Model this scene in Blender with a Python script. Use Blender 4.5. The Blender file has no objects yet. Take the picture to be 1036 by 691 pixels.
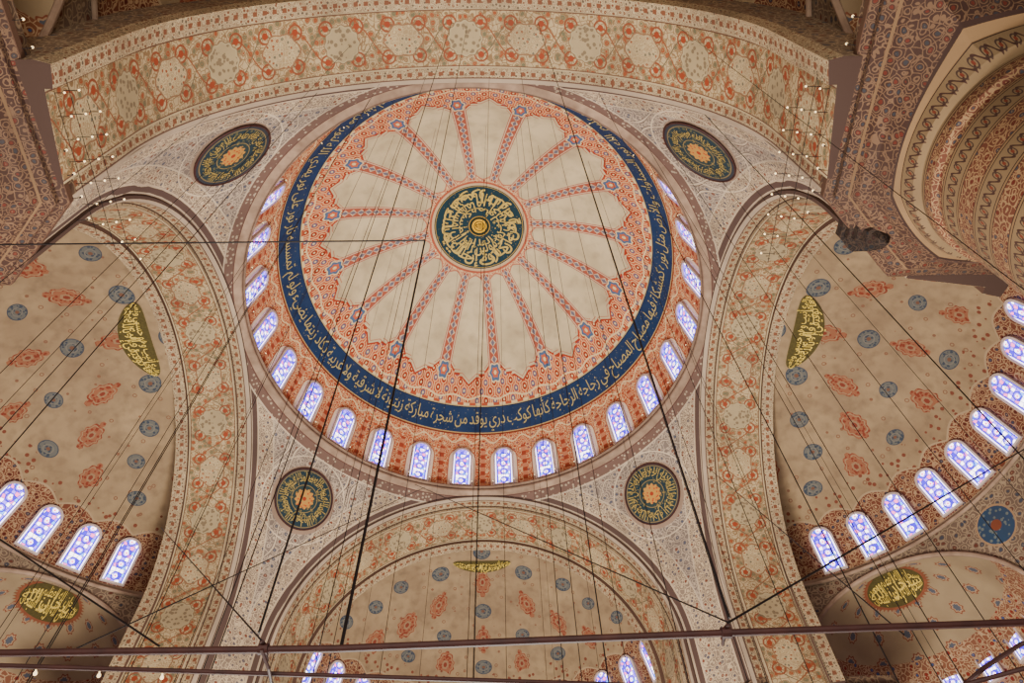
import bpy, math, random, bmesh
from math import sin, cos, pi, sqrt, atan2, radians, asin, acos, hypot
from mathutils import Vector, Matrix
random.seed(3)
COL = bpy.context.scene.collection
# ------------------------------------------------------------------ node DSL
def lin(c):
    g = sum(c)/3; c = [x*.97+g*.03 for x in c]
    l = [((x/255)/12.92 if x/255 <= .04045 else ((x/255+.055)/1.055)**2.4) for x in c]
    return tuple(.97*x**1.52 for x in l)+(1,)
class S:
    def __init__(s, t, o): s.t = t; s.o = o
    def __add__(a, b): return m(a.t, 'ADD', a, b)
    __radd__ = __add__
    def __mul__(a, b): return m(a.t, 'MULTIPLY', a, b)
    __rmul__ = __mul__
    def __sub__(a, b): return m(a.t, 'SUBTRACT', a, b)
    def __rsub__(a, b): return m(a.t, 'SUBTRACT', b, a)
    def __truediv__(a, b): return m(a.t, 'DIVIDE', a, b)
    def __lt__(a, b): return m(a.t, 'LESS_THAN', a, b)
    def __gt__(a, b): return m(a.t, 'GREATER_THAN', a, b)
def m(t, op, *a):
    n = t.nodes.new('ShaderNodeMath'); n.operation = op
    for i, x in enumerate(a):
        if isinstance(x, S): t.links.new(x.o, n.inputs[i])
        else: n.inputs[i].default_value = float(x)
    return S(t, n.outputs[0])
def fr(a): return m(a.t, 'FRACT', a)
def fl(a): return m(a.t, 'FLOOR', a)
def ab(a): return m(a.t, 'ABSOLUTE', a)
def sq(a): return m(a.t, 'SQRT', a)
def sn(a): return m(a.t, 'SINE', a)
def cs(a): return m(a.t, 'COSINE', a)
def pw(a, b): return m(a.t, 'POWER', a, b)
def mn(a, b): return m(a.t, 'MINIMUM', a, b)
def mx(a, b): return m(a.t, 'MAXIMUM', a, b)
def at2(a, b): return m(a.t, 'ARCTAN2', a, b)
def rng(x, a, b): return (x > a)*(x < b)
def hyp(a, b): return sq(a*a+b*b)
def mix(f, A, B):
    t = f.t; n = t.nodes.new('ShaderNodeMix'); n.data_type = 'RGBA'
    t.links.new(f.o, n.inputs[0])
    for i, c in ((6, A), (7, B)):
        if isinstance(c, S): t.links.new(c.o, n.inputs[i])
        else: n.inputs[i].default_value = lin(c)
    return S(t, n.outputs[2])
def sep(v):
    n = v.t.nodes.new('ShaderNodeSeparateXYZ'); v.t.links.new(v.o, n.inputs[0])
    return [S(v.t, n.outputs[i]) for i in range(3)]
def comb(t, *a):
    n = t.nodes.new('ShaderNodeCombineXYZ')
    for i, x in enumerate(a):
        if isinstance(x, S): t.links.new(x.o, n.inputs[i])
        else: n.inputs[i].default_value = x
    return S(t, n.outputs[0])
def vadd(v, w, k):
    n = v.t.nodes.new('ShaderNodeVectorMath'); n.operation = 'MULTIPLY_ADD'
    v.t.links.new(w.o, n.inputs[0]); n.inputs[1].default_value = (k, k, k); v.t.links.new(v.o, n.inputs[2])
    return S(v.t, n.outputs[0])
def noise(v, sc, det=4, color=False):
    n = v.t.nodes.new('ShaderNodeTexNoise'); v.t.links.new(v.o, n.inputs['Vector'])
    n.inputs['Scale'].default_value = sc; n.inputs['Detail'].default_value = det
    return S(v.t, n.outputs[1 if color else 0])
def voro(v, sc, feat='F1', rand=1.0):
    n = v.t.nodes.new('ShaderNodeTexVoronoi'); n.feature = feat
    v.t.links.new(v.o, n.inputs['Vector']); n.inputs['Scale'].default_value = sc
    n.inputs['Randomness'].default_value = rand
    if feat == 'DISTANCE_TO_EDGE': return S(v.t, n.outputs['Distance'])
    return S(v.t, n.outputs['Distance']), S(v.t, n.outputs['Color'])
def coord(t, k='Object'):
    n = t.nodes.new('ShaderNodeTexCoord'); return S(t, n.outputs[k])
def clamp01(x): return mx(mn(x, 1.0), 0.0)
def floral(P, sc, ground, line, c1, c2, dist=.25, dot=.25, ringw=.05, rand=.75):
    Q = vadd(P, noise(P, sc*.9, 2, True), dist/sc*2)
    d, c = voro(Q, sc, 'F1', rand)
    e = voro(Q, sc, 'DISTANCE_TO_EDGE', rand)
    cc = sep(c)[0]
    g = mix(e < .045, ground, line)
    g = mix(ab(d-.40) < ringw, g, line)
    fc = mix(cc > .5, c1, c2)
    g = mix(d < dot, g, fc)
    g = mix(d < dot*.33, g, line)
    return g
def material(name, fn, rough=.8, emit=0, metal=0, mottle=.40):
    ma = bpy.data.materials.new(name); ma.use_nodes = True; t = ma.node_tree
    b = t.nodes['Principled BSDF']; b.inputs['Roughness'].default_value = rough
    b.inputs['Metallic'].default_value = metal
    b.inputs['Specular IOR Level'].default_value = .2
    c = fn(t)
    if not isinstance(c, S):
        P = coord(t); c = mix(noise(P, 3, 3), c, tuple(x*.8 for x in c))
    if mottle and emit == 0:
        P = coord(t); nn = noise(P, .45, 5)
        c = mix(clamp01((nn-.38)*2.8)*mottle, c, (98, 82, 72))
    t.links.new(c.o, b.inputs['Base Color'])
    if emit:
        t.links.new(c.o, b.inputs['Emission Color']); b.inputs['Emission Strength'].default_value = emit
    return ma
OR = (206, 100, 60); CR = (228, 208, 170); BL = (82, 104, 138); DR = (150, 60, 44)
# ------------------------------------------------------------------ mesh helpers
def obj(name, data=None, parent=None, mat=None, label=None, cat=None, kind=None, group=None, loc=None):
    o = bpy.data.objects.new(name, data); COL.objects.link(o)
    if mat and data: data.materials.append(mat)
    if parent: o.parent = parent
    if label: o['label'] = label
    if cat: o['category'] = cat
    if kind: o['kind'] = kind
    if group: o['group'] = group
    if loc: o.location = loc
    return o
def grid(name, us, vs, f, uv=None, closeu=False, smooth=True):
    V = [f(u, v) for u in us for v in vs]; nu, nv = len(us), len(vs)
    F = []; UV = []
    for i in range(nu if closeu else nu-1):
        i2 = (i+1) % nu
        for j in range(nv-1):
            F.append((i*nv+j, i2*nv+j, i2*nv+j+1, i*nv+j+1))
            if uv:
                UV += [uv(us[i], vs[j]), uv(us[i2], vs[j]), uv(us[i2], vs[j+1]), uv(us[i], vs[j+1])]
    me = bpy.data.meshes.new(name); me.from_pydata(V, [], F)
    if uv:
        l = me.uv_layers.new(name='UVMap')
        for k, c in enumerate(UV): l.data[k].uv = c
    if smooth: me.polygons.foreach_set('use_smooth', [True]*len(me.polygons))
    me.update(); return me
def cut(me, x0):
    bm = bmesh.new(); bm.from_mesh(me)
    bmesh.ops.bisect_plane(bm, geom=bm.verts[:]+bm.edges[:]+bm.faces[:], plane_co=(x0, 0, 0), plane_no=(1, 0, 0), clear_inner=True)
    bm.to_mesh(me); bm.free(); return me
def ls(a, b, n): return [a+(b-a)*i/(n-1) for i in range(n)]
def join(name, parts):
    V = []; F = []
    for v, f in parts:
        k = len(V); V += [tuple(p) for p in v]; F += [tuple(i+k for i in q) for q in f]
    me = bpy.data.meshes.new(name); me.from_pydata(V, [], F); me.update(); return me
def tube(pts, r, n=8, closed=False):
    pts = [Vector(p) for p in pts]; V = []; F = []; N = len(pts); up = None
    for i, p in enumerate(pts):
        if closed: d = pts[(i+1) % N]-pts[i-1]
        else: d = pts[min(i+1, N-1)]-pts[max(i-1, 0)]
        d.normalize()
        if up is None: up = Vector((0, 0, 1)) if abs(d.z) < .9 else Vector((1, 0, 0))
        a = d.cross(up).normalized(); b = a.cross(d).normalized(); up = b
        rr = r[i] if isinstance(r, (list, tuple)) else r
        V += [p+(a*cos(2*pi*k/n)+b*sin(2*pi*k/n))*rr for k in range(n)]
    for i in range(N if closed else N-1):
        i2 = (i+1) % N
        for k in range(n):
            F.append((i*n+k, i*n+(k+1) % n, i2*n+(k+1) % n, i2*n+k))
    if not closed:
        F.append(tuple(range(n))[::-1]); F.append(tuple((N-1)*n+k for k in range(n)))
    return V, F
def ball(c, r, n=10, sz=1.0):
    V = []; F = []
    for i in range(n+1):
        a = pi*i/n
        for k in range(n):
            b = 2*pi*k/n
            V.append((c[0]+r*sin(a)*cos(b), c[1]+r*sin(a)*sin(b), c[2]+r*sz*cos(a)))
    for i in range(n):
        for k in range(n):
            F.append((i*n+k, (i+1)*n+k, (i+1)*n+(k+1) % n, i*n+(k+1) % n))
    return V, F
# ------------------------------------------------------------------ arabic text
FORMS = {'ا': (0xFE8D, 2), 'ب': (0xFE8F, 4), 'ة': (0xFE93, 2), 'ت': (0xFE95, 4), 'ث': (0xFE99, 4), 'ج': (0xFE9D, 4), 'ح': (0xFEA1, 4),
 'خ': (0xFEA5, 4), 'د': (0xFEA9, 2), 'ذ': (0xFEAB, 2), 'ر': (0xFEAD, 2), 'ز': (0xFEAF, 2), 'س': (0xFEB1, 4), 'ش': (0xFEB5, 4),
 'ص': (0xFEB9, 4), 'ض': (0xFEBD, 4), 'ط': (0xFEC1, 4), 'ظ': (0xFEC5, 4), 'ع': (0xFEC9, 4), 'غ': (0xFECD, 4), 'ف': (0xFED1, 4),
 'ق': (0xFED5, 4), 'ك': (0xFED9, 4), 'ل': (0xFEDD, 4), 'م': (0xFEE1, 4), 'ن': (0xFEE5, 4), 'ه': (0xFEE9, 4), 'و': (0xFEED, 2),
 'ى': (0xFEEF, 2), 'ي': (0xFEF1, 4), 'أ': (0xFE83, 2), 'إ': (0xFE87, 2), 'ئ': (0xFE89, 4), 'ء': (0xFE80, 1), '\u0001': (0xFEFB, 2), '\u0002': (0xFEF7, 2)}
def shape(s):
    s = s.replace('لا', '\u0001').replace('لأ', '\u0002'); out = []
    for i, c in enumerate(s):
        if c not in FORMS: out.append(c); continue
        b, n = FORMS[c]
        prev = i > 0 and s[i-1] in FORMS and FORMS[s[i-1]][1] == 4 and n > 1
        nxt = n == 4 and i+1 < len(s) and s[i+1] in FORMS and FORMS[s[i+1]][1] > 1
        k = 3 if (prev and nxt) else 2 if nxt else 1 if prev else 0
        out.append(chr(b+k))
    return ''.join(reversed(out))
_tc = {}
def textmesh(s, bold=.012):
    if (s, bold) in _tc: return _tc[(s, bold)]
    cu = bpy.data.curves.new('txt', 'FONT'); cu.body = shape(s); cu.size = 1; cu.offset = bold; cu.resolution_u = 3
    cu.space_word = .55
    o = bpy.data.objects.new('txt', cu); COL.objects.link(o)
    bpy.context.view_layer.update()
    me = bpy.data.meshes.new_from_object(o.evaluated_get(bpy.context.evaluated_depsgraph_get()))
    V = [tuple(v.co[:2]) for v in me.vertices]; F = [tuple(p.vertices) for p in me.polygons]
    bpy.data.objects.remove(o); bpy.data.curves.remove(cu); bpy.data.meshes.remove(me)
    if not V: return [], []
    xs = [v[0] for v in V]; ys = [v[1] for v in V]
    r = [((x-min(xs))/(max(xs)-min(xs)), (y-min(ys))/(max(ys)-min(ys))) for x, y in V], F
    _tc[(s, bold)] = r; return r
def textobj(name, lines, mat, parent, bold=.012):
    parts = []
    for s, f in lines:
        V, F = textmesh(s, bold); parts.append(([f(x, y) for x, y in V], F))
    return obj(name, join(name, parts), parent, mat)
# ------------------------------------------------------------------ dimensions
A = 11.9; RIM = 11.75; ZC = 19.8; RS = sqrt(242.0); H = 30.15; DB = 12.15; ZI = 15.9
gold = material('gold_leaf', lambda t: (236, 212, 124), rough=.5, mottle=0)
palegold = material('pale_gold_lettering', lambda t: (224, 202, 126), rough=.6, mottle=0)
bluewhite = material('pale_lettering', lambda t: (212, 198, 148), rough=.6, mottle=0)
iron = material('dark_iron', lambda t: (56, 44, 42), rough=.6, mottle=0)
iron2 = material('rusty_iron', lambda t: mix(noise(coord(t), 6, 4), (112, 76, 68), (64, 48, 50)), rough=.6, mottle=0)
plaster = material('pale_moulding', lambda t: mix(noise(coord(t), 2, 4), (194, 172, 152), (132, 108, 94)))
bulbm = material('bulb_glass', lambda t: (255, 232, 190), emit=3)
# ------------------------------------------------------------------ main dome
OFF = radians(6); WOFF = radians(7)
def dome_shader(t):
    P = coord(t); x, y, z = sep(P); r = hyp(x, y); th = at2(x, y)
    cream = mix(clamp01((noise(P, .5, 3)-.36)*2.4), (218, 204, 174), (196, 182, 154))
    cream = mix(clamp01((noise(P, 1.6, 8)-.48)*2.6)*.5, cream, (162, 148, 126))
    rr = (r-7.6)/.36; row = fl(rr); uu = th*52/pi+fr(row*.5); cu_ = ab(fr(uu)-.5)*2*.29; cv = (fr(rr)-.5)*.36
    dd_ = hyp(cu_, cv*1.0); alt = fr(fl(uu)*.5+row*.25) > .3
    D = mix(ab(dd_-.18) < .028, (204, 110, 72), (224, 188, 150)); D = mix(dd_ < .12, D, mix(alt, (120, 130, 154), (166, 76, 54))); D = mix(dd_ < .055, D, CR)
    D = mix(ab(cu_-.27) < .018, D, (224, 190, 154))
    k = 2*pi/16
    f = ab(fr((th-OFF)/k+.5)-.5); q = f*2; d = f*r*k
    col = cream
    rb = 8.15+.65*mn(q*2.6, 1.0)+.14*(q > .42)+.14*(q > .64)+.32*mx((q-.74)/.26, 0.0)
    col = mix(r > rb-.26, col, (196, 152, 126))
    col = mix(r > rb-.21, col, cream)
    col = mix(r > rb-.10, col, (182, 90, 64))
    col = mix(r > rb, col, D)
    ri = 3.3+.6*pw(1.0-q, 1.6)
    col = mix(r < ri+.10, col, (198, 142, 118)); col = mix(r < ri, col, floral(P, 4.0, (208, 156, 128), CR, BL, DR))
    inr = rng(r, 3.3, 8.6); wd = r*.027
    col = mix(inr*(d < wd+.18), col, (184, 116, 96))
    col = mix(inr*(d < wd+.14), col, (214, 192, 168))
    zz = ab(fr(r/.42)-.5)*2.0
    col = mix(inr*(d < wd+.08)*((d/.22+zz) > 1.0), col, (184, 118, 98))
    col = mix(inr*((d/.13+zz) < .9), col, (140, 136, 146))
    hs = hyp(d, (r-8.8)*.9); an = at2(d, r-8.8); lob = hs*(1.0+.12*cs(an*6.0))
    col = mix(lob < .40, col, CR); col = mix(lob < .34, col, (112, 134, 160)); col = mix(lob < .21, col, (206, 128, 96)); col = mix(lob < .09, col, CR)
    col = mix(ab(r-9.82-.07*cs(q*pi*2)) < .035, col, CR)
    # medallion
    col = mix(r < 3.2, col, (190, 120, 96)); col = mix(r < 3.06, col, (210, 188, 156))
    col = mix(r < 2.9, col, (50, 88, 100)); col = mix(rng(r, 2.80, 2.84), col, (190, 166, 96))
    col = mix((r < 2.78)*(voro(P, 5.5)[0] < .16), col, (170, 150, 90))
    col = mix(r < .70, col, (190, 160, 80)); col = mix(r < .64, col, (46, 70, 62)); col = mix(r < .48, col, (226, 188, 60)); col = mix(rng(r, .30, .35), col, (60, 70, 50))
    # blue inscription band
    col = mix(z < 6.34, col, mix((fr(th*40/pi)-.5) > 0, (194, 116, 86), CR))
    col = mix(z < 6.18, col, (200, 186, 148)); col = mix(z < 6.11, col, (60, 64, 92))
    col = mix(z < 6.06, col, mix(clamp01(noise(P, 1.2, 3)*1.4-.3), (66, 94, 130), (48, 72, 108)))
    col = mix((z < 6.0)*(z > 4.5)*(voro(P, 4.5)[0] < .14), col, (150, 146, 128))
    col = mix(z < 4.42, col, (200, 176, 130)); col = mix(z < 4.35, col, (148, 78, 58))
    # window zone
    kw = 2*pi/28; fw = ab(fr((th-WOFF)/kw+.5)-.5); dw = fw*kw*11.4
    W = floral(P, 3.4, (196, 120, 86), (222, 194, 158), (136, 126, 134), (164, 80, 58), dot=.2)
    col = mix(z < 4.24, col, W)
    crest = z-(3.84+.18*cs(fw*4*pi))
    col = mix((z < 4.24)*(ab(crest) < .05), col, CR)
    dist = hyp(dw, mx(z-2.45, 0.0))
    col = mix((z < 4.0)*(dist < .86), col, (186, 126, 100)); col = mix((z < 4.0)*(dist < .80), col, (226, 208, 182))
    pil = ab(dw-1.3)
    col = mix((z < 3.3)*(pil < .16), col, mix(fr(z*1.6) < .5, (206, 152, 122), (176, 98, 74)))
    col = mix(z < .3, col, (190, 154, 130)); col = mix(z < .12, col, (222, 200, 176))
    return col
dome_m = material('painted_dome', dome_shader, mottle=.12)
me = grid('main_dome', ls(0, 2*pi, 161)[:-1], ls(0, pi/2, 60), lambda u, v: (RIM*cos(v)*sin(u), RIM*cos(v)*cos(u), DB*sin(v)), closeu=True)
dome = obj('main_dome', me, mat=dome_m, loc=(0, 0, H), cat='dome', label='large round cream dome with red ribs and blue inscription band')
VERSE = ('الله نور السماوات والأرض مثل نوره كمشكاة فيها مصباح المصباح في زجاجة الزجاجة كأنها كوكب دري '
         'يوقد من شجرة مباركة زيتونة لا شرقية ولا غربية يكاد زيتها يضيء ولو لم تمسسه نار نور على نور يهدي الله لنوره من يشاء '
         'ويضرب الله الأمثال للناس والله بكل شيء عليم')
def band(z0, z1, ph):
    def f(x, y):
        z = z0+y*(z1-z0); e = asin(z/DB); r = RIM*cos(e)-.05; th = x*2*pi*.995+ph
        return (r*sin(th), r*cos(th), z)
    return f
textobj('band_lettering', [(VERSE, band(4.48, 6.02, 2.45))], bluewhite, dome, bold=0)
def med(r0, r1, ph):
    def f(x, y):
        rr = r0+(r1-r0)*y; th = x*2*pi*.99+ph
        return (rr*sin(th), rr*cos(th), DB*sqrt(1-(rr/RIM)**2)-.06)
    return f
textobj('medallion_lettering', [('إن الله يمسك السماوات والأرض أن تزولا', med(2.76, 1.2, 0)), ('ولئن زالتا إن أمسكهما من أحد من بعده', med(2.1, .76, .6)), ('إنه كان حليما غفورا الله', med(2.74, 1.7, 1.9)), ('ولئن زالتا إن أمسكهما', med(1.5, .74, 2.6))], palegold, dome, bold=.008)
textobj('centre_lettering', [('الله', lambda x, y: ((x-.5)*.5, (y-.5)*.4, DB-.07))], iron, dome)
prof = [(11.95, -.35), (11.6, -.28), (11.5, -.16), (11.65, -.12), (11.45, .0), (11.45, .08), (11.75, .12)]
me = grid('trim', ls(0, 2*pi, 161)[:-1], list(range(len(prof))), lambda u, v: (prof[v][0]*sin(u), prof[v][0]*cos(u), prof[v][1]), closeu=True)
obj('trim_1', me, mat=plaster, loc=(0, 0, H), kind='structure', label='pale moulded stone cornice ring at the foot of the dome')
# ------------------------------------------------------------------ windows
def glass_shader(t):
    x, y, _ = sep(coord(t, 'UV'))
    P = comb(t, x*1.0, y, 0.0)
    d, c = voro(P, 5.0, 'F1', .35); e = voro(P, 5.0, 'DISTANCE_TO_EDGE', .35); c0, c1, _c = sep(c)
    col = mix(c0 < .36, (156, 130, 234), (255, 250, 255)); col = mix(c0 > .76, col, (90, 56, 200))
    col = mix(c1 > .9, col, (226, 130, 180)); col = mix(c1 < .1, col, (120, 170, 236))
    col = mix(e < .07, col, (72, 46, 168))
    a = ab(x); b = ab(fr(y*1.6)-.5)/1.6; q = hyp(a, b)
    col = mix(ab(q-.20) < .035, col, (80, 48, 186)); col = mix(q < .10, col, (250, 240, 255)); col = mix(q < .05, col, (226, 90, 150))
    col = mix(ab(x) > .36, col, (84, 58, 186)); col = mix(ab(x) > .44, col, (236, 228, 255))
    return col
glass_m = material('stained_glass', glass_shader, rough=.3, emit=5.0)  # pane colours emit, standing in for daylight from outside
frame_m = material('window_plaster', lambda t: (220, 202, 194), mottle=0)
def arch_outline(w, h, n=14):
    hw = w/2; pts = [(-hw, 0), (-hw, h-hw*1.25)]
    for i in range(1, n):
        a = pi-pi*i/n
        pts.append((hw*cos(a), h-hw*1.25+hw*1.25*sin(a)**.95))
    pts += [(hw, h-hw*1.25), (hw, 0)]
    return pts
def window_meshes(w, h):
    i = arch_outline(w, h); o = [(x*1.2, (y*1.05-(.08 if y == 0 else 0))) for x, y in i]
    n = len(i); V = []; F = []
    for ring, dep in ((o, -.05), (o, .10), (i, .13), (i, .02)):
        V += [(x, dep, y) for x, y in ring]
    for k in range(3):
        for j in range(n):
            j2 = (j+1) % n; F.append((k*n+j, k*n+j2, (k+1)*n+j2, (k+1)*n+j))
    fm = bpy.data.meshes.new('window_frame'); fm.from_pydata(V, [], F); fm.materials.append(frame_m)
    gm = bpy.data.meshes.new('window_glass'); gm.from_pydata([(x, .03, y) for x, y in i], [], [tuple(range(n))]); gm.materials.append(glass_m)
    l = gm.uv_layers.new(name='UVMap')
    for lp in gm.loops:
        v = gm.vertices[lp.vertex_index].co; l.data[lp.index].uv = (v.x/w, v.z/w)
    return fm, gm
WN = [0]
def place_window(ms, pos, inward, up, group, label):
    WN[0] += 1
    up = Vector(up).normalized(); inw = Vector(inward); inw = (inw-up*inw.dot(up)).normalized(); lat = inw.cross(up)
    M = Matrix((lat, inw, up)).transposed().to_4x4(); M.translation = Vector(pos)
    o = obj('window_%d' % WN[0], ms[0], kind='structure', label=label, group=group); o.matrix_world = M
    obj('glass', ms[1], parent=o)
wm = window_meshes(1.02, 2.75)
for k in range(28):
    th = WOFF+2*pi*k/28
    z0, z1 = .32, 3.1
    p0 = Vector((RIM*cos(asin(z0/DB))*sin(th), RIM*cos(asin(z0/DB))*cos(th), H+z0)); p1 = Vector((RIM*cos(asin(z1/DB))*sin(th), RIM*cos(asin(z1/DB))*cos(th), H+z1))
    inw = Vector((-sin(th), -cos(th), 0))
    if cos(th) < -.62: continue
    place_window(wm, p0+inw*.1, inw, p1-p0, 'arched windows round the foot of the dome', 'tall arched stained glass window with white and violet panes')
# ------------------------------------------------------------------ pendentives
def pend_shader(t):
    P = coord(t); x, y, z = sep(P)
    F = floral(P, 3.0, (150, 138, 129), (192, 177, 160), (144, 100, 84), (110, 114, 126), dot=.23)
    F2 = floral(P, 3.8, (160, 144, 129), (204, 187, 162), (146, 94, 76), (116, 112, 120), dot=.26)
    dd = mn(A-ab(x), A-ab(y))
    col = F
    w = sn(x*2.2)*sn(y*2.2)+.6*sn(z*1.7)
    col = mix(ab(w) < .055, col, (198, 184, 166)); col = mix(rng(ab(w), .055, .085), col, (120, 101, 92))
    col = mix(dd < .95, col, (198, 184, 164)); col = mix(dd < .9, col, F2)
    col = mix(dd < .34, col, (198, 181, 160)); col = mix(dd < .28, col, (116, 97, 90)); col = mix(dd < .1, col, (188, 171, 152))
    rr = hyp(x, y)
    dx = ab(x)-9.65; dy = ab(y)-9.65; dz = z-7.6; rd = sq(dx*dx+dy*dy+dz*dz)
    col = mix(rng(rd, 2.35, 2.41), col, (210, 195, 174))
    col = mix(rd < 1.85, col, (168, 147, 131))
    col = mix(rr < 12.3, col, (198, 183, 164)); col = mix(rr < 12.25, col, mix(voro(P, 4.5)[0] < .3, (138, 115, 105), (184, 169, 150)))
    col = mix(rr < 11.95, col, (126, 97, 88))
    return col
pend_m = material('painted_pendentive', pend_shader)
for qd, (sx, sy) in enumerate(((1, 1), (-1, 1), (1, -1), (-1, -1))):
    us = sorted(set(ls(.0, pi/2, 61)+[radians(40.1), radians(49.9)]))
    def f(u, v):
        rp = min(A/max(cos(u), 1e-6), A/max(sin(u), 1e-6), RS-.002)
        e0 = acos(RIM/RS); e1 = acos(rp/RS)
        if v > 1: r, z = RS*cos(e1), RS*sin(e1)-(v-1)*10.5 if rp > RS-.01 else RS*sin(e1)
        else:
            e = e0+(e1-e0)*v; r, z = RS*cos(e), RS*sin(e)
        return (sx*r*cos(u), sy*r*sin(u), z)
    me = grid('pendentive', us, ls(0, 1, 30)+[1.4], f)
    obj('pendentive', me, mat=pend_m, loc=(0, 0, ZC), cat='pendentive', group='pendentives under the dome', label='curved triangular pendentive with grey and pink floral painting')
def roundel_shader(t):
    x, y, _ = sep(coord(t)); r = hyp(x, y); a = at2(x, y); P = coord(t)
    col = mix(voro(P, 6.0)[0] < .34, (60, 80, 88), (120, 116, 90))
    n = voro(P, 7.0)[0]
    col = mix(r < .76, col, (156, 138, 98)); col = mix(r < .72, col, mix(n < .3, (72, 88, 88), (158, 136, 90)))
    col = mix(r < .52+.05*cs(a*12.0), col, mix(n < .34, (190, 152, 92), (184, 92, 58)))
    col = mix(r < .22, col, (188, 154, 96)); col = mix(r < .11, col, (170, 84, 56))
    col = mix(r > 1.50, col, (146, 130, 98)); col = mix(r > 1.55, col, (80, 82, 88))
    return col
round_m = material('roundel_paint', roundel_shader, mottle=0)
dullgold = material('dull_gold_lettering', lambda t: (200, 178, 116), rough=.6, mottle=0)
texts = ['الله جل جلاله', 'محمد رسول الله', 'أبو بكر رضي الله', 'عمر رضي الله عنه']
for i, (sx, sy) in enumerate(((1, 1), (-1, 1), (1, -1), (-1, -1))):
    el = radians(29.3); dirv = Vector((sx*cos(el)*sqrt(.5), sy*cos(el)*sqrt(.5), sin(el)))
    pos = Vector((0, 0, ZC))+dirv*(RS-.18)
    inw = -dirv; up = Vector((0, 0, 1)); up = (up-inw*up.dot(inw)).normalized(); lat = up.cross(inw)
    M = Matrix((lat, up, inw)).transposed().to_4x4(); M.translation = pos
    R = 1.64 if sy > 0 else 1.72
    me = grid('roundel', ls(0, 2*pi, 49)[:-1], [0.001, .4, .8, 1.2, R], lambda u, v: (v*sin(u), v*cos(u), 0), closeu=True)
    o = obj('calligraphy_roundel', me, mat=round_m, cat='roundel', group='round calligraphy plaques on the pendentives', label='round blue-grey plaque with gold calligraphy and red rosette centre')
    o.matrix_world = M
    v, ff = tube([(R*cos(a), R*sin(a), 0) for a in ls(0, 2*pi, 49)[:-1]], .045, 6, True)
    obj('rim', join('rim', [(v, ff)]), parent=o, mat=iron2)
    def ring(r0, r1, ph): return lambda x, y: ((r0+(r1-r0)*y)*sin(x*6.2+ph), (r0+(r1-r0)*y)*cos(x*6.2+ph), .03)
    textobj('lettering', [(texts[i]+' '+texts[i]+' '+texts[i], ring(.78, 1.47, 0)), (texts[i]+' '+texts[i]+' '+texts[i], ring(.98, 1.46, 1))], dullgold, o, bold=-.004)
# ------------------------------------------------------------------ arches
AP = [(-.02, 10.06), (-.10, 9.98), (-.10, 9.86), (.05, 9.78), (.55, 9.76), (.55, 9.58), (2.85, 9.28), (2.85, 9.08), (3.4, 8.95), (3.5, 9.3), (3.5, 13.2)]
cum = [0]
for a, b in zip(AP[:-1], AP[1:]): cum.append(cum[-1]+sqrt((a[0]-b[0])**2+(a[1]-b[1])**2))
v4, v5, v6, v7 = cum[4], cum[5], cum[6], cum[7]
def arch_shader(t):
    u, v, _ = sep(coord(t, 'UV')); P = comb(t, u+41.3, v+7.7, .37)
    vc = (v5+v6)/2
    col = floral(P, 3.6, (190, 172, 142), (156, 132, 102), (166, 106, 72), (134, 128, 104), dot=.31, ringw=.065)
    lv = v-vc; hwid = (v6-v5)/2
    ph = u*2.513
    wv = ab(lv-.62*sn(ph)); col = mix(wv < .045, col, (156, 106, 76))
    wv = ab(lv+.62*sn(ph)); col = mix(wv < .035, col, (132, 120, 98))
    wv = ab(lv-.85*sn(ph*3.0)); col = mix(wv < .03, col, (152, 122, 94))
    fu = fr(u/1.25)-.5; fw = hyp(fu*1.25, ab(lv)-.62); col = mix(ab(fw-.26) < .035, col, (156, 100, 72)); col = mix(fw < .12, col, (164, 92, 62))
    lu = (fr(u/5+.5)-.5)*5; d = hyp(lu, lv); an = at2(lu, lv)
    R1 = voro(P, 5.5)[0]
    rl = d-.03*cs(an*12.0)
    col = mix(rl < .72, col, (150, 128, 104)); col = mix(rl < .68, col, (182, 168, 140))
    col = mix(rl < .62, col, mix(R1 < .42, (178, 162, 134), (146, 130, 108)))
    lu2 = (fr(u/5)-.5)*5; d2 = hyp(lu2*.8, lv)*(1.0+.06*cs(at2(lu2, lv)*6.0))
    col = mix(rng(d2, .58, .63), col, (156, 124, 98)); col = mix(d2 < .58, col, floral(P, 5.2, (178, 158, 128), (196, 180, 150), (160, 102, 74), (130, 126, 112)))
    e = ab(lv)
    col = mix(e > hwid-.10, col, (190, 174, 146)); col = mix(rng(e, hwid-.10, hwid-.06), col, (130, 98, 82))
    bd = floral(P, 5.8, (166, 146, 122), (194, 178, 150), (140, 96, 74), (122, 110, 96), dot=.28)
    bz = ab(fr(u/.42)-.5)
    col = mix(v < v5, col, (182, 165, 142))
    col = mix(v < v5-.04, col, bd); col = mix((v < v5-.04)*(ab(v-(v4-.26)) < .08)*(bz < .22), col, (146, 104, 80))
    col = mix(rng(v, v4-.04, v4+.04), col, (106, 84, 74))
    col = mix(rng(v, cum[3]+.02, cum[3]+.08), col, (124, 98, 86))
    col = mix(v < cum[3]+.03, col, (182, 166, 148)); col = mix(v < cum[2], col, (120, 100, 92))
    col = mix(v > v6, col, (118, 94, 82)); col = mix(v > v7, col, bd)
    col = mix((v > v7)*(ab(v-(v7+.28)) < .08)*(bz < .22), col, (146, 104, 80))
    col = mix(v > cum[9]+.02, col, floral(P, 2.6, (142, 124, 108), (180, 162, 138), (134, 88, 70), (106, 106, 112)))
    col = mix(ab(u) > 9.6*pi/2+4.005, col, (96, 76, 68))
    return col
LEG = 4.0
arch_m = material('painted_arch', arch_shader)
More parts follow.
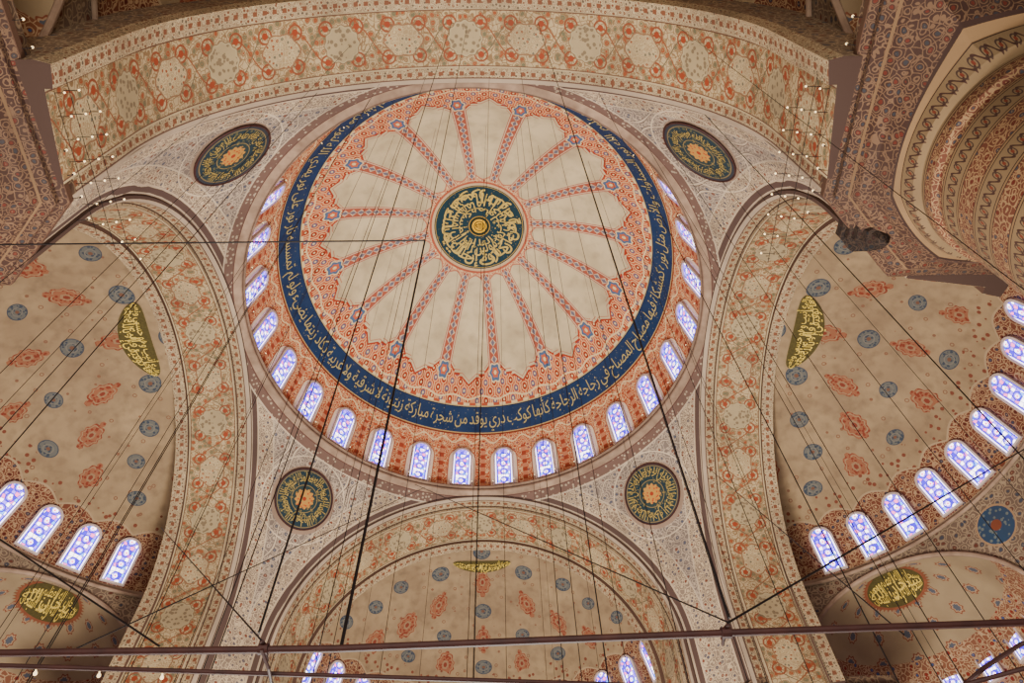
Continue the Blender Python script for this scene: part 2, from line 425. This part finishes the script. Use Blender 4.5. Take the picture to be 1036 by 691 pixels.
def arch_pt(s, j):
    d, r = AP[j]
    if abs(s) > pi/2+1.1: return (A+d, math.copysign(max(r, 10.3), s), -LEG-.03)
    if s < -pi/2: return (A+d, -r, (s+pi/2)*LEG)
    if s > pi/2: return (A+d, r, -(s-pi/2)*LEG)
    return (A+d, r*sin(s), r*cos(s))
ss = [-pi/2-1.2, -pi/2-1.0, -pi/2-.5]+ls(-pi/2, pi/2, 97)+[pi/2+.5, pi/2+1.0, pi/2+1.2]
def arch_uv(s, j):
    return (9.6*s if abs(s) <= pi/2 else 9.6*math.copysign(pi/2, s)+LEG*(s-math.copysign(pi/2, s)), cum[j])
arch_me = grid('nave_arch', ss, list(range(len(AP))), arch_pt, arch_uv, smooth=False)
arch_me.materials.append(arch_m)
for k, lb in ((0, 'cream and tan scrollwork'), (1, 'tan scrollwork framing the far vault'), (2, 'cream and tan scrollwork'), (3, 'pale roundels, overhead')):
    o = obj('nave_arch', arch_me, cat='arch', group='great arches carrying the dome', label='broad round arch painted with '+lb, loc=(0, 0, ZC))
    o.rotation_euler = (0, 0, k*pi/2)
# ------------------------------------------------------------------ half domes
HA = 11.1; HB = 7.0; HZ = 21.85
def hz(r):
    ce = min(1, max(0, r/HA)**1.25); return HB*sqrt(1-ce*ce)
def hd_shader(t):
    P = coord(t); x, y, z = sep(P); az = at2(y, x)
    e = m(t, 'ARCSINE', mn(z/HB, 1.0))
    base = mix(clamp01((noise(P, .6, 3)-.3)*1.8), (174, 154, 126), (148, 128, 106))
    base = mix(clamp01((noise(P, 2.2, 8)-.45)*3.0)*.5, base, (126, 108, 90))
    vs = voro(P, 1.5)[0]; base = mix(ab(vs-.13) < .03, base, (146, 112, 90))
    de = .205; row = fl((e-.54)/de); ec = (row+.5)*de+.54; ncol = m(t, 'ROUND', cs(ec)*15.0)
    u = az/pi*ncol+.5; cell = fl(u); lx = (fr(u)-.5)/ncol*pi*HA*pw(cs(ec), .8); ly = (fr((e-.54)/de)-.5)*de*10.0
    par = fr((cell+row)*.5) > .25
    h = fr(sn(cell*12.9+row*78.2)*437.5); sc = h*.35+.76
    an = at2(lx, ly)
    dr = hyp(lx*1.4, ly*.85)*sc*(1.0+.08*cs(an*8.0)); n2 = voro(P, 6.5)[0]
    RD = mix(n2 < .42, (160, 116, 90), (146, 80, 58))
    c = mix(dr < .66, base, RD); c = mix(dr < .57, c, (166, 142, 116)); c = mix(dr < .51, c, RD); c = mix(dr < .24, c, (162, 136, 110)); c = mix(dr < .13, c, (144, 82, 62))
    fin = ab(lx)*1.2+ab(ab(ly)-.86)*.45; c = mix(fin < .18, c, RD)
    db = hyp(lx, ly)*(h*.2+.94)
    b = mix(db < .50, base, (92, 98, 106)); b = mix(db < .45, b, mix(n2 < .42, (124, 122, 116), (84, 92, 102))); b = mix(ab(db-.24) < .03, b, (138, 132, 122)); b = mix(db < .1, b, (132, 102, 84))
    col = mix(par, b, c)
    W = floral(P, 3.4, (134, 88, 68), (178, 152, 124), (84, 88, 100), (112, 58, 46), dot=.25)
    edge = 2.85+.35*ab(sn(az*17.0))
    col = mix(z < edge+.75, col, mix(voro(P, 2.8)[0] < .27, base, (140, 90, 70)))
    col = mix(z < edge, col, (176, 156, 130)); col = mix(z < edge-.08, col, W)
    col = mix(z < .3, col, (166, 146, 126)); col = mix(z < .15, col, (106, 84, 72))
    return col
hd_m = material('painted_half_dome', hd_shader, mottle=.15)
def wall_shader(t):
    P = coord(t)
    d = floral(P, 2.8, (138, 120, 106), (174, 156, 134), (130, 84, 68), (96, 100, 110), dot=.25)
    x, y, z = sep(P); az = ab(at2(y, x)); q = hyp((az-radians(26.5))*HA, z+1.45)
    d = mix(q < .95, d, (176, 150, 122)); d = mix(q < .86, d, mix(voro(P, 5.0)[0] < .36, (74, 98, 122), (130, 136, 134))); d = mix(q < .25, d, (150, 96, 72))
    return d
HA_ = HA
wall_m = material('painted_drum_wall', wall_shader)
EX = [(radians(-54), 5.1), (0, 4.8), (radians(54), 5.1)]
def drum_bottom(az):
    b = -7.0
    for c, hw in EX:
        o = HA*sin(az-c)
        if abs(az-c) < 1.2 and abs(o) < hw: b = max(b, -.4-hw+sqrt(hw*hw-o*o))
    return b
wins_m = window_meshes(.96, 2.2)
exwin_m = window_meshes(.75, 1.6)
def ex_shader(t):
    P = coord(t); x, y, z = sep(P)
    base = mix(noise(P, .8, 5), (178, 160, 132), (150, 132, 110))
    el = at2(z, hyp(x, y)); az = at2(y, x)
    u = az*5.0/pi*1.6; lx = (fr(u)-.5)*1.9; ly = (fr(el*4.2)-.5)*1.25; an = at2(lx, ly)
    d = hyp(lx, ly)*(1.0+.12*cs(an*8.0))
    c = mix(d < .33, base, (148, 98, 76)); c = mix(d < .26, c, (176, 152, 126)); c = mix(d < .19, c, (110, 112, 118))
    c = mix(z < 2.9, c, floral(P, 3.4, (148, 106, 82), (184, 160, 132), BL, DR))
    return mix(z < -.1, c, floral(P, 2.4, (142, 124, 108), (176, 158, 134), (132, 84, 68), (100, 104, 112)))
ex_m = material('painted_exedra', ex_shader, mottle=.2)
HD = [(0, 12.95, 'beside the nave'), (pi/2, 13.6, 'at nave end'), (pi, 12.95, 'beside the nave'), (-pi/2, 12.95, 'behind overhead arch')]
plaque_m = material('plaque_olive', lambda t: mix(noise(coord(t), 9, 3), (84, 78, 50), (124, 112, 68)), mottle=0)
flame_m = material('red_fringe', lambda t: (164, 112, 84), mottle=0)
for ang, HC, lb in HD:
    far = ang == pi/2; XC = A+3.42-HC
    Mz = Matrix.Rotation(ang, 4, 'Z'); T = Mz @ Matrix.Translation((HC, 0, HZ))
    es = ls(0, pi/2, 40)
    me = cut(grid('half_dome', ls(-pi/2, pi/2, 97), es, lambda u, e: (HA*max(cos(e), 0)**.8*cos(u), HA*max(cos(e), 0)**.8*sin(u), HB*sin(e))), XC)
    hd = obj('half_dome', me, mat=hd_m, cat='half-dome', group='half domes round the central dome', label='tan painted half dome with red and blue rosettes '+lb); hd.matrix_world = T
    azs = ls(-pi/2, pi/2, 121)
    for c, hw in EX:
        a = asin(hw/HA); azs += [c-a-1e-4, c-a+1e-4, c+a-1e-4, c+a+1e-4]
    azs = sorted(a for a in azs if abs(a) <= pi/2)
    me = cut(grid('drum_wall', azs, ls(0, 1, 6), lambda u, v: (HA*cos(u), HA*sin(u), drum_bottom(u)*v)), XC)
    obj('drum_wall', me, parent=hd, mat=wall_m)
    am = acos((XC+.05)/HA)
    v, f = tube([((HA-.1)*cos(a), (HA-.1)*sin(a), 0) for a in ls(-am, am, 60)], .09, 8)
    obj('cornice', join('cornice', [(v, f)]), parent=hd, mat=plaster)
    for k in range(-6, 7):
        if ang == -pi/2: continue
        a = k*radians(10.7)
        r0 = HA*cos(asin(.42/HB))**.8; r1 = HA*cos(asin(2.6/HB))**.8
        p0 = T @ Vector((r0*cos(a), r0*sin(a), .42)); p1 = T @ Vector((r1*cos(a), r1*sin(a), 2.6))
        inw = Mz @ Vector((-cos(a), -sin(a), 0))
        place_window(wins_m, p0+inw*.1, inw, p1-p0, 'arched windows in the half domes', 'arched stained glass window with violet and white panes in half dome')
    if ang != -pi/2:
        X0 = 2.95 if far else 3.45; HWD = 1.75 if far else 2.1; WD = .45 if far else .72; BD = .36 if far else .48
        def pmap(lx, ly, off):
            xx = X0+ly*WD-BD*lx*lx+.12; yy = lx*HWD
            return (xx, yy, hz(hypot(xx, yy))-off)
        me = grid('plaque', ls(0, 2*pi, 65)[:-1], [.001, .35, .7, 1], lambda u, v: pmap(v*sin(u), v*cos(u), .06), closeu=True)
        pl = obj('calligraphy_plaque', me, mat=plaque_m, cat='calligraphy plaque', group='leaf-shaped calligraphy plaques in the half domes', label='curved leaf-shaped panel of dense gold calligraphy near vault crown'); pl.matrix_world = T
        def surft(y0, y1):
            def g(x, y):
                lx = (x-.5)*2.0; ly = (y0+(y1-y0)*y)*sqrt(max(.03, 1-lx*lx))
                return pmap(-lx, -ly, .10)
            return g
        textobj('lettering', [('وما توفيقي إلا بالله عليه', surft(-1.1, .1)), ('وإليه أنيب وهو حسبي ونعم', surft(-.1, 1.1)), ('توكلت وإليه أنيب', surft(-.5, .5))], gold, pl, bold=.004)
    for c, hw in EX:
        zs = -.4-hw
        TE = T @ Matrix.Rotation(c, 4, 'Z') @ Matrix.Translation((HA, 0, zs))
        def ef(al, b):
            if b < 0:
                la = hw*cos(al); return (sqrt(HA*HA-la*la)-HA, la, hw*sin(al))
            be = b*pi/2
            return (.25+hw*sin(be)*.95, hw*cos(be)*cos(al), hw*cos(be)*sin(al))
        me = grid('exedra', ls(0, pi, 49), [-1]+ls(0, 1, 24), ef)
        ex = obj('exedra', me, mat=ex_m, cat='exedra', group='small exedra vaults under the half domes', label='small arched vault with painted rosettes below a half dome'); ex.matrix_world = TE
        me = grid('apse_wall', ls(-pi/2, pi/2, 33), [0, -1, -3], lambda u, v: (.25+hw*.95*cos(u), hw*sin(u), v))
        obj('apse_wall', me, parent=ex, mat=wall_m)
        pts = [ef(al, -1) for al in ls(0, pi, 49)]
        pts = [(x-.08, y, z) for x, y, z in pts]
        v, f = tube(pts, .11, 8); obj('arch_moulding', join('arch_moulding', [(v, f)]), parent=ex, mat=plaster)
        if (c == 0 and not far) or ang == -pi/2: continue
        for k in range(-3, 4):
            a = k*radians(22)
            if abs(k) == 3 and c == 0: continue
            rr = sqrt(hw*hw-1.9**2)
            p = TE @ Vector((.25+rr*.95*cos(a), rr*sin(a), 1.0)); inw = (TE.to_3x3() @ Vector((-cos(a), -sin(a), 0)))
            place_window(exwin_m, p, inw, (0, 0, 1), 'small arched windows in the exedrae', 'small arched stained glass window in painted exedra')
        if c == 0: continue
        def es2(rho, ph, off=.05):
            al = pi/2-rho*sin(ph)*.27; b = .135+rho*cos(ph)*.15; q = Vector(ef(al, max(b, 0))); return tuple(q*(1-off/hw))
        me = grid('plaque', ls(0, 2*pi, 65)[:-1], [.001, .5, 1], lambda u, v: es2(v, u), closeu=True)
        pl = obj('calligraphy_plaque', me, mat=plaque_m, cat='calligraphy plaque', group='round calligraphy plaques in the exedrae', label='small round gold calligraphy plaque with red radiating fringe'); pl.matrix_world = TE
        me = grid('fringe', ls(0, 2*pi, 145)[:-1], [.96, 1.06, 1.2], lambda u, v: es2(v if v < 1.15 else 1.14+.07*(1 if int(round(u/(2*pi/144))) % 3 == 0 else -.5), u, .04), closeu=True)
        obj('fringe', me, parent=pl, mat=flame_m)
        def es3(y0, y1):
            def g(x, y):
                lx = (x-.5)*1.85; ly = (y0+(y1-y0)*y)*sqrt(max(.06, 1-lx*lx)); al = pi/2+lx*.27; b = .135-ly*.15; q = Vector(ef(al, max(b, 0))); return tuple(q*(1-.08/hw))
            return g
        textobj('lettering', [('سبحان الله وبحمده سبحان', es3(-.95, .2)), ('سبحان الله العظيم وبحمده', es3(-.2, .95)), ('سبحان الله', es3(-.6, .6))], gold, pl, bold=.002)
# ------------------------------------------------------------------ piers
def pier_shader(t):
    P = coord(t); x, y, z = sep(P); a = at2(x, y)
    zp = z/.62; fz = fr(zp); rowp = fr(fl(zp)*.5) > .25
    f1 = floral(P, 5.5, (124, 84, 66), (164, 138, 108), (120, 62, 46), (88, 92, 98))
    sw = ab(fz-.5-.20*sn(a*60.0)); f2 = mix(sw < .07, (146, 126, 100), (92, 66, 56)); lf = hyp(fr(a*30/pi)-.5, fz-.5); f2 = mix(rng(lf, .18, .26), f2, (98, 78, 68)); f2 = mix(lf < .1, f2, (136, 78, 58))
    c = mix(rowp, f1, f2)
    c = mix(ab(fz-.5) > .42, c, (80, 58, 50)); c = mix(ab(fz-.5) > .46, c, (150, 126, 98))
    top = floral(P, 4.8, (88, 64, 54), (130, 106, 86), (118, 64, 48), (78, 76, 80))
    c = mix(z > -1.2, c, top)
    c = mix(ab(z+.5) < .03, c, (140, 116, 92)); c = mix(rng(z, -.06, .17), c, (112, 86, 70))
    c = mix(z > .2, c, floral(P, 3.0, (118, 98, 84), (156, 136, 114), (120, 78, 62), (94, 94, 100)))
    return c
pier_m = material('painted_pier', pier_shader)
muq_m = material('corbel_paint', lambda t: floral(coord(t), 5.0, (56, 44, 42), (92, 76, 64), (76, 48, 42), (52, 54, 60)))
PC = 13.5
def rpoly(th):
    dx, dy = cos(th), sin(th); best = 9e9
    for nx, ny, d in ((-1, 0, PC-9.75), (0, -1, PC-9.75), (-sqrt(.5), -sqrt(.5), (2*PC-21.75)*sqrt(.5)), (1, 0, 4.4), (0, 1, 4.4)):
        k = dx*nx+dy*ny
        if k > 1e-6: best = min(best, d/k)
    return best
lev = [(.6, 0, 1.0), (.15, 0, 1.0), (.15, 0, 1.035), (-.05, 0, 1.035), (-.15, 0, .985), (-.35, .0, .985), (-.45, .08, .95), (-.7, .2, .94), (-.8, .35, .92), (-1.2, .6, .92), (-1.25, .8, .93), (-1.7, .95, .96), (-1.75, 1, .92), (-2.2, 1, .92), (-2.3, 1, .88)]
angs = sorted(ls(0, 2*pi, 241)[:-1]+[atan2(sy_*b, sx_*a_) % (2*pi) for a_, b, sx_, sy_ in ((4.4, 4.4, 1, 1), (3.75, 4.4, -1, 1), (4.4, 3.75, 1, -1), (3.75, 1.5, -1, -1), (1.5, 3.75, -1, -1))])
for sx, sy in ((1, 1), (-1, 1), (1, -1), (-1, -1)):
    def pf(u, j):
        if j < len(lev):
            z, b, s = lev[j]; r = (rpoly(u)*(1-b)+2.75*b)*s
        else:
            z = -2.4-(j-len(lev))*2.817; r = 2.42
        return (sx*r*cos(u), sy*r*sin(u), z)
    me = grid('pier', angs, list(range(len(lev)+7)), pf, closeu=True, smooth=False)
    p = obj('pier', me, mat=pier_m, loc=(sx*PC, sy*PC, ZI), cat='pier', group='great round piers', label='massive round pier with dark red painted bands and stepped capital')
    if (sx, sy) != (1, -1): continue
    V = []; F = []; n = 16; tiers = [(.4, .70), (.1, .70), (.1, .60), (-.1, .60), (-.1, .50), (-.32, .48), (-.32, .38), (-.55, .34), (-.55, .24), (-.78, .15), (-.95, .02)]
    cx, cy = sx*(11.12-PC), sy*(11.02-PC)
    for z, r in tiers:
        V += [(cx+r*(1+.10*(k % 2))*cos(2*pi*k/n), cy+r*(1+.10*(k % 2))*sin(2*pi*k/n), z) for k in range(n)]
    for i in range(len(tiers)-1):
        for k in range(n): F.append((i*n+k, i*n+(k+1) % n, (i+1)*n+(k+1) % n, (i+1)*n+k))
    F.append(tuple((len(tiers)-1)*n+k for k in range(n)))
    obj('corbel', join('corbel', [(V, F)]), parent=p, mat=muq_m)
carpet = material('red_carpet', lambda t: floral(coord(t), 1.0, (140, 40, 40), (190, 140, 110), (60, 70, 110), (180, 90, 60)))
me = grid('floor', ls(-32, 32, 9), ls(-32, 32, 9), lambda u, v: (u, v, 0), smooth=False)
obj('floor', me, mat=carpet, kind='structure', label='red patterned prayer carpet floor', loc=(0, 0, -3.4))
# ------------------------------------------------------------------ cables
def cable(p0, p1, r, label='thin dark steel suspension cable hanging from the vault', group='suspension cables', name='cable'):
    c = Vector(p0); d = Vector(p1)-c
    me = join(name, [tube([(0, 0, 0), tuple(d)], r, 6)])
    return obj(name, me, mat=iron, cat='cable', label=label, group=group, loc=tuple(c))
def topz(x, y):
    rr = hypot(x, y)
    if rr < RIM: return H+DB*sqrt(max(0, 1-(rr/RIM)**2))
    if max(abs(x), abs(y)) < A: return ZC+sqrt(242-rr*rr)
    k = min(abs(x), abs(y)); return ZC+sqrt(max(0, 9.45**2-k*k))
B0 = 1.5
cable((.038, -13.99, B0), (.066, -13.99, 8.75), .014, 'thick dark cable rising from chandelier frame')
cable((.066, -13.99, 8.75), (.066, -13.99, topz(.066, -13.99)), .008)
cable((.066, -13.99, 8.75), (-11.1, -13.99, 8.72), .014, 'taut horizontal dark cable tied to the pier', name='tie_cable')
cable((-.526, -14.18, B0), (-.526, -14.18, topz(-.526, -14.18)), .009)
cable((2.862, -14.25, B0), (2.862, -14.25, topz(2.862, -14.25)), .009)
cable((8.8, -11.7, 1.5), (8.8, -11.7, topz(8.8, -11.7)), .012)
cable((-5.75, -11.96, 1.5), (-5.75, -11.96, topz(-5.75, -11.96)), .010)
pts = [(-8, -6), (-4.5, -7), (-2.4, -5), (1.3, -4), (3.6, -6), (6.4, -5.5), (8.8, -3), (-9.4, 0), (-5.5, 1), (-1.5, 3), (2.6, 2.5), (6.5, 1.5), (9.6, 3.5), (-7, 7), (0, 8), (5, 7.4), (-3.5, -12), (5.4, -11.6), (-9.2, -9.5), (7.6, -9.4), (9.8, -9.2),
       (-1.4, -9.5), (2.2, -10.4), (3.9, -9), (-2.9, -9.6), (-6.4, -9.2), (6.1, -8.1), (-7.9, -11.2), (.6, -7.2), (-10, -4.5), (10.2, -5.2), (-4, 5), (3.4, 9.6), (7.8, 6.3)]
for i in range(22):
    a = -1.35+2.7*(i+random.random())/22; q = random.uniform(6, 13); x, y = 1.2+q*sin(a), -18.7+q*cos(a)
    if abs(x) < 11 and y > -14.8: pts.append((x, y))
for x, y in pts:
    cable((x, y, B0), (x, y, topz(x, y)-.03), random.choice((.006, .007, .008)))
cable((2.862, -14.2, B0), (8.73, -11.89, 6.0), .009, 'slanting dark cable tied to chandelier frame')
cable((-1.27, -14.05, B0), (-3.54, -13.47, 3.1), .008, 'slanting dark cable tied to chandelier frame')
cable((2.862, -14.2, B0), (-.55, -8.26, 9.34), .007, 'slanting dark cable tied to chandelier frame')
cable((-.526, -14.1, B0), (-5.5, -8.0, 8.5), .007, 'slanting dark cable tied to chandelier frame')
cable((-1.9, -14.02, B0), (-.3, -8.5, 9.0), .006, 'slanting dark cable tied to chandelier frame')
cable((4.2, -14.02, B0), (5.5, -8.5, 9.5), .006, 'slanting dark cable tied to chandelier frame')
# ------------------------------------------------------------------ chandelier frame
ch = obj('chandelier', None, cat='chandelier', label='low iron chandelier frame of dark bars hung on cables'); CH0 = Vector((1.2, -14.0, B0)); ch.location = CH0; ch.empty_display_size = .3
def part(name, geo, mat=iron2):
    me = join(name, geo); me.transform(Matrix.Translation(-CH0)); return obj(name, me, mat=mat, parent=ch)
part('bar', [tube([(-5, -14.08, B0), (-2.41, -14.0, B0), (0, -13.98, B0), (2.9, -14.08, B0), (5.07, -14.14, B0), (7.5, -14.2, B0)], .028, 10)])
part('bar', [tube([(-5, -14.04, B0-.04), (-2.48, -13.9, B0-.03), (0, -13.68, B0-.02), (2.69, -13.45, B0-.02), (5, -13.3, B0-.02)], .018, 10)])
part('bar', [tube([(5.6, -14.1, B0), (5.13, -13.88, B0), (4.95, -13.6, B0), (4.8, -13.2, B0)], .018, 8)])
part('bar', [tube([(5.9, -13.9, B0-.05), (5.2, -13.65, B0-.05), (4.3, -13.2, B0-.05)], .018, 8)])
for cx, cy in ((-.526, -13.99), (2.862, -14.08)):
    part('clamp', [tube([(cx-.035, cy, B0), (cx+.035, cy, B0)], .042, 10), tube([(cx, cy-.1, B0), (cx, cy, B0+.03), (cx, cy+.14, B0)], [.012, .02, .012], 8)])
part('hook', [tube([(-.526, -14.03, B0-.03), (-.5, -13.85, B0-.06), (-.52, -13.5, B0-.06)], .013, 8)])
for lx in (-2.2, -1.75, -1.3, 3.5, 4.0, 4.45):
    ly = -13.9+(lx+2.48)*.087
    part('bulb', [tube([(lx, ly, B0-.02), (lx, ly+.03, B0-.05)], .006, 6), ball((lx, ly+.035, B0-.06), .014, 8, 1.2)], bulbm)
# ------------------------------------------------------------------ lamps
stem = join('lamp_arm', [tube([(0, 0, 0), (0, .16, .02), (0, .24, .08)], .010, 6), tube([(0, .24, .06), (0, .24, .11)], .02, 8)]); stem.materials.append(iron)
bulb = join('bulb', [ball((0, .24, .15), .034, 8, 1.3)]); bulb.materials.append(bulbm)
def lamp(pos, ang, group):
    o = obj('bracket_lamp', stem, cat='lamp', group=group, label='tiny white bulb on a thin iron bracket'); o.location = pos; o.rotation_euler = (0, 0, ang)
    obj('bulb', bulb, parent=o)
for k in range(56):
    th = 2*pi*(k+.5)/56+WOFF
    lamp((11.45*sin(th), 11.45*cos(th), H+.05), pi-th, 'small lamps along the dome cornice')
for s in (-1, 1):
    for k in range(9):
        lamp((s*9.7, -11.4-k*.6, ZI+.1), s*pi/2, 'small lamps along the pier capitals')
    for k in range(3):
        y0 = -15.4+k*.5; x = s*(9.3-k*.35)
        cb = Vector((x, y0, ZI+.3)); dv = Vector((0, 4.4, -.2))
        st = obj('lamp_string', join('lamp_string', [tube([(0, 0, 0), tuple(dv)], .009, 6)]), mat=iron, cat='lamp string', group='strings of small lamps by the piers', label='taut wire strung with tiny white bulbs beside the pier', loc=tuple(cb))
        for q in range(8):
            pp = dv*((q+.5)/8)
            obj('bracket', join('bracket', [tube([(pp.x+s*.14, pp.y, pp.z), (pp.x-s*.20, pp.y, pp.z+.01)], .009, 6)]), parent=st, mat=iron)
            obj('bulb', join('bulb', [ball((pp.x-s*.22, pp.y, pp.z+.03), .026, 8, 1.3)]), parent=st, mat=bulbm)
# ------------------------------------------------------------------ light
w = bpy.data.worlds.new('World'); bpy.context.scene.world = w; w.use_nodes = True
bg = w.node_tree.nodes['Background']; bg.inputs[0].default_value = (1, .96, .89, 1); bg.inputs[1].default_value = .30
def area(name, loc, size, power, color, rot=(pi, 0, 0)):
    l = bpy.data.lights.new(name, 'AREA'); l.size = size; l.energy = power; l.color = color
    o = bpy.data.objects.new(name, l); COL.objects.link(o); o.location = loc; o.rotation_euler = rot
area('floor_glow', (0, 0, -3.0), 16, 15000, (1, .945, .85))
area('dome_glow', (0, 0, -2.8), 5, 12500, (1, .95, .86))  # unseen fill lamp, added to make the dome centre brighter
area('rear_glow', (0, -25, -2.8), 8, 6500, (1, .95, .86))  # added fill with no fixture, lifts the dark half dome overhead
# ------------------------------------------------------------------ camera
cam = bpy.data.cameras.new('Camera'); co = bpy.data.objects.new('Camera', cam); COL.objects.link(co)
Rt = Vector((.99979, .00042, -.02063)); Dn = Vector((-.0113, .84781, -.53019)); Fw = Vector((.01727, .53031, .84763))
M = Matrix((Rt, -Dn, -Fw)).transposed().to_4x4(); M.translation = Vector((1.226, -18.718, -1.848)); co.matrix_world = M
cam.sensor_width = 36; cam.lens = 734.3/1036*36; cam.clip_end = 300
bpy.context.scene.camera = co
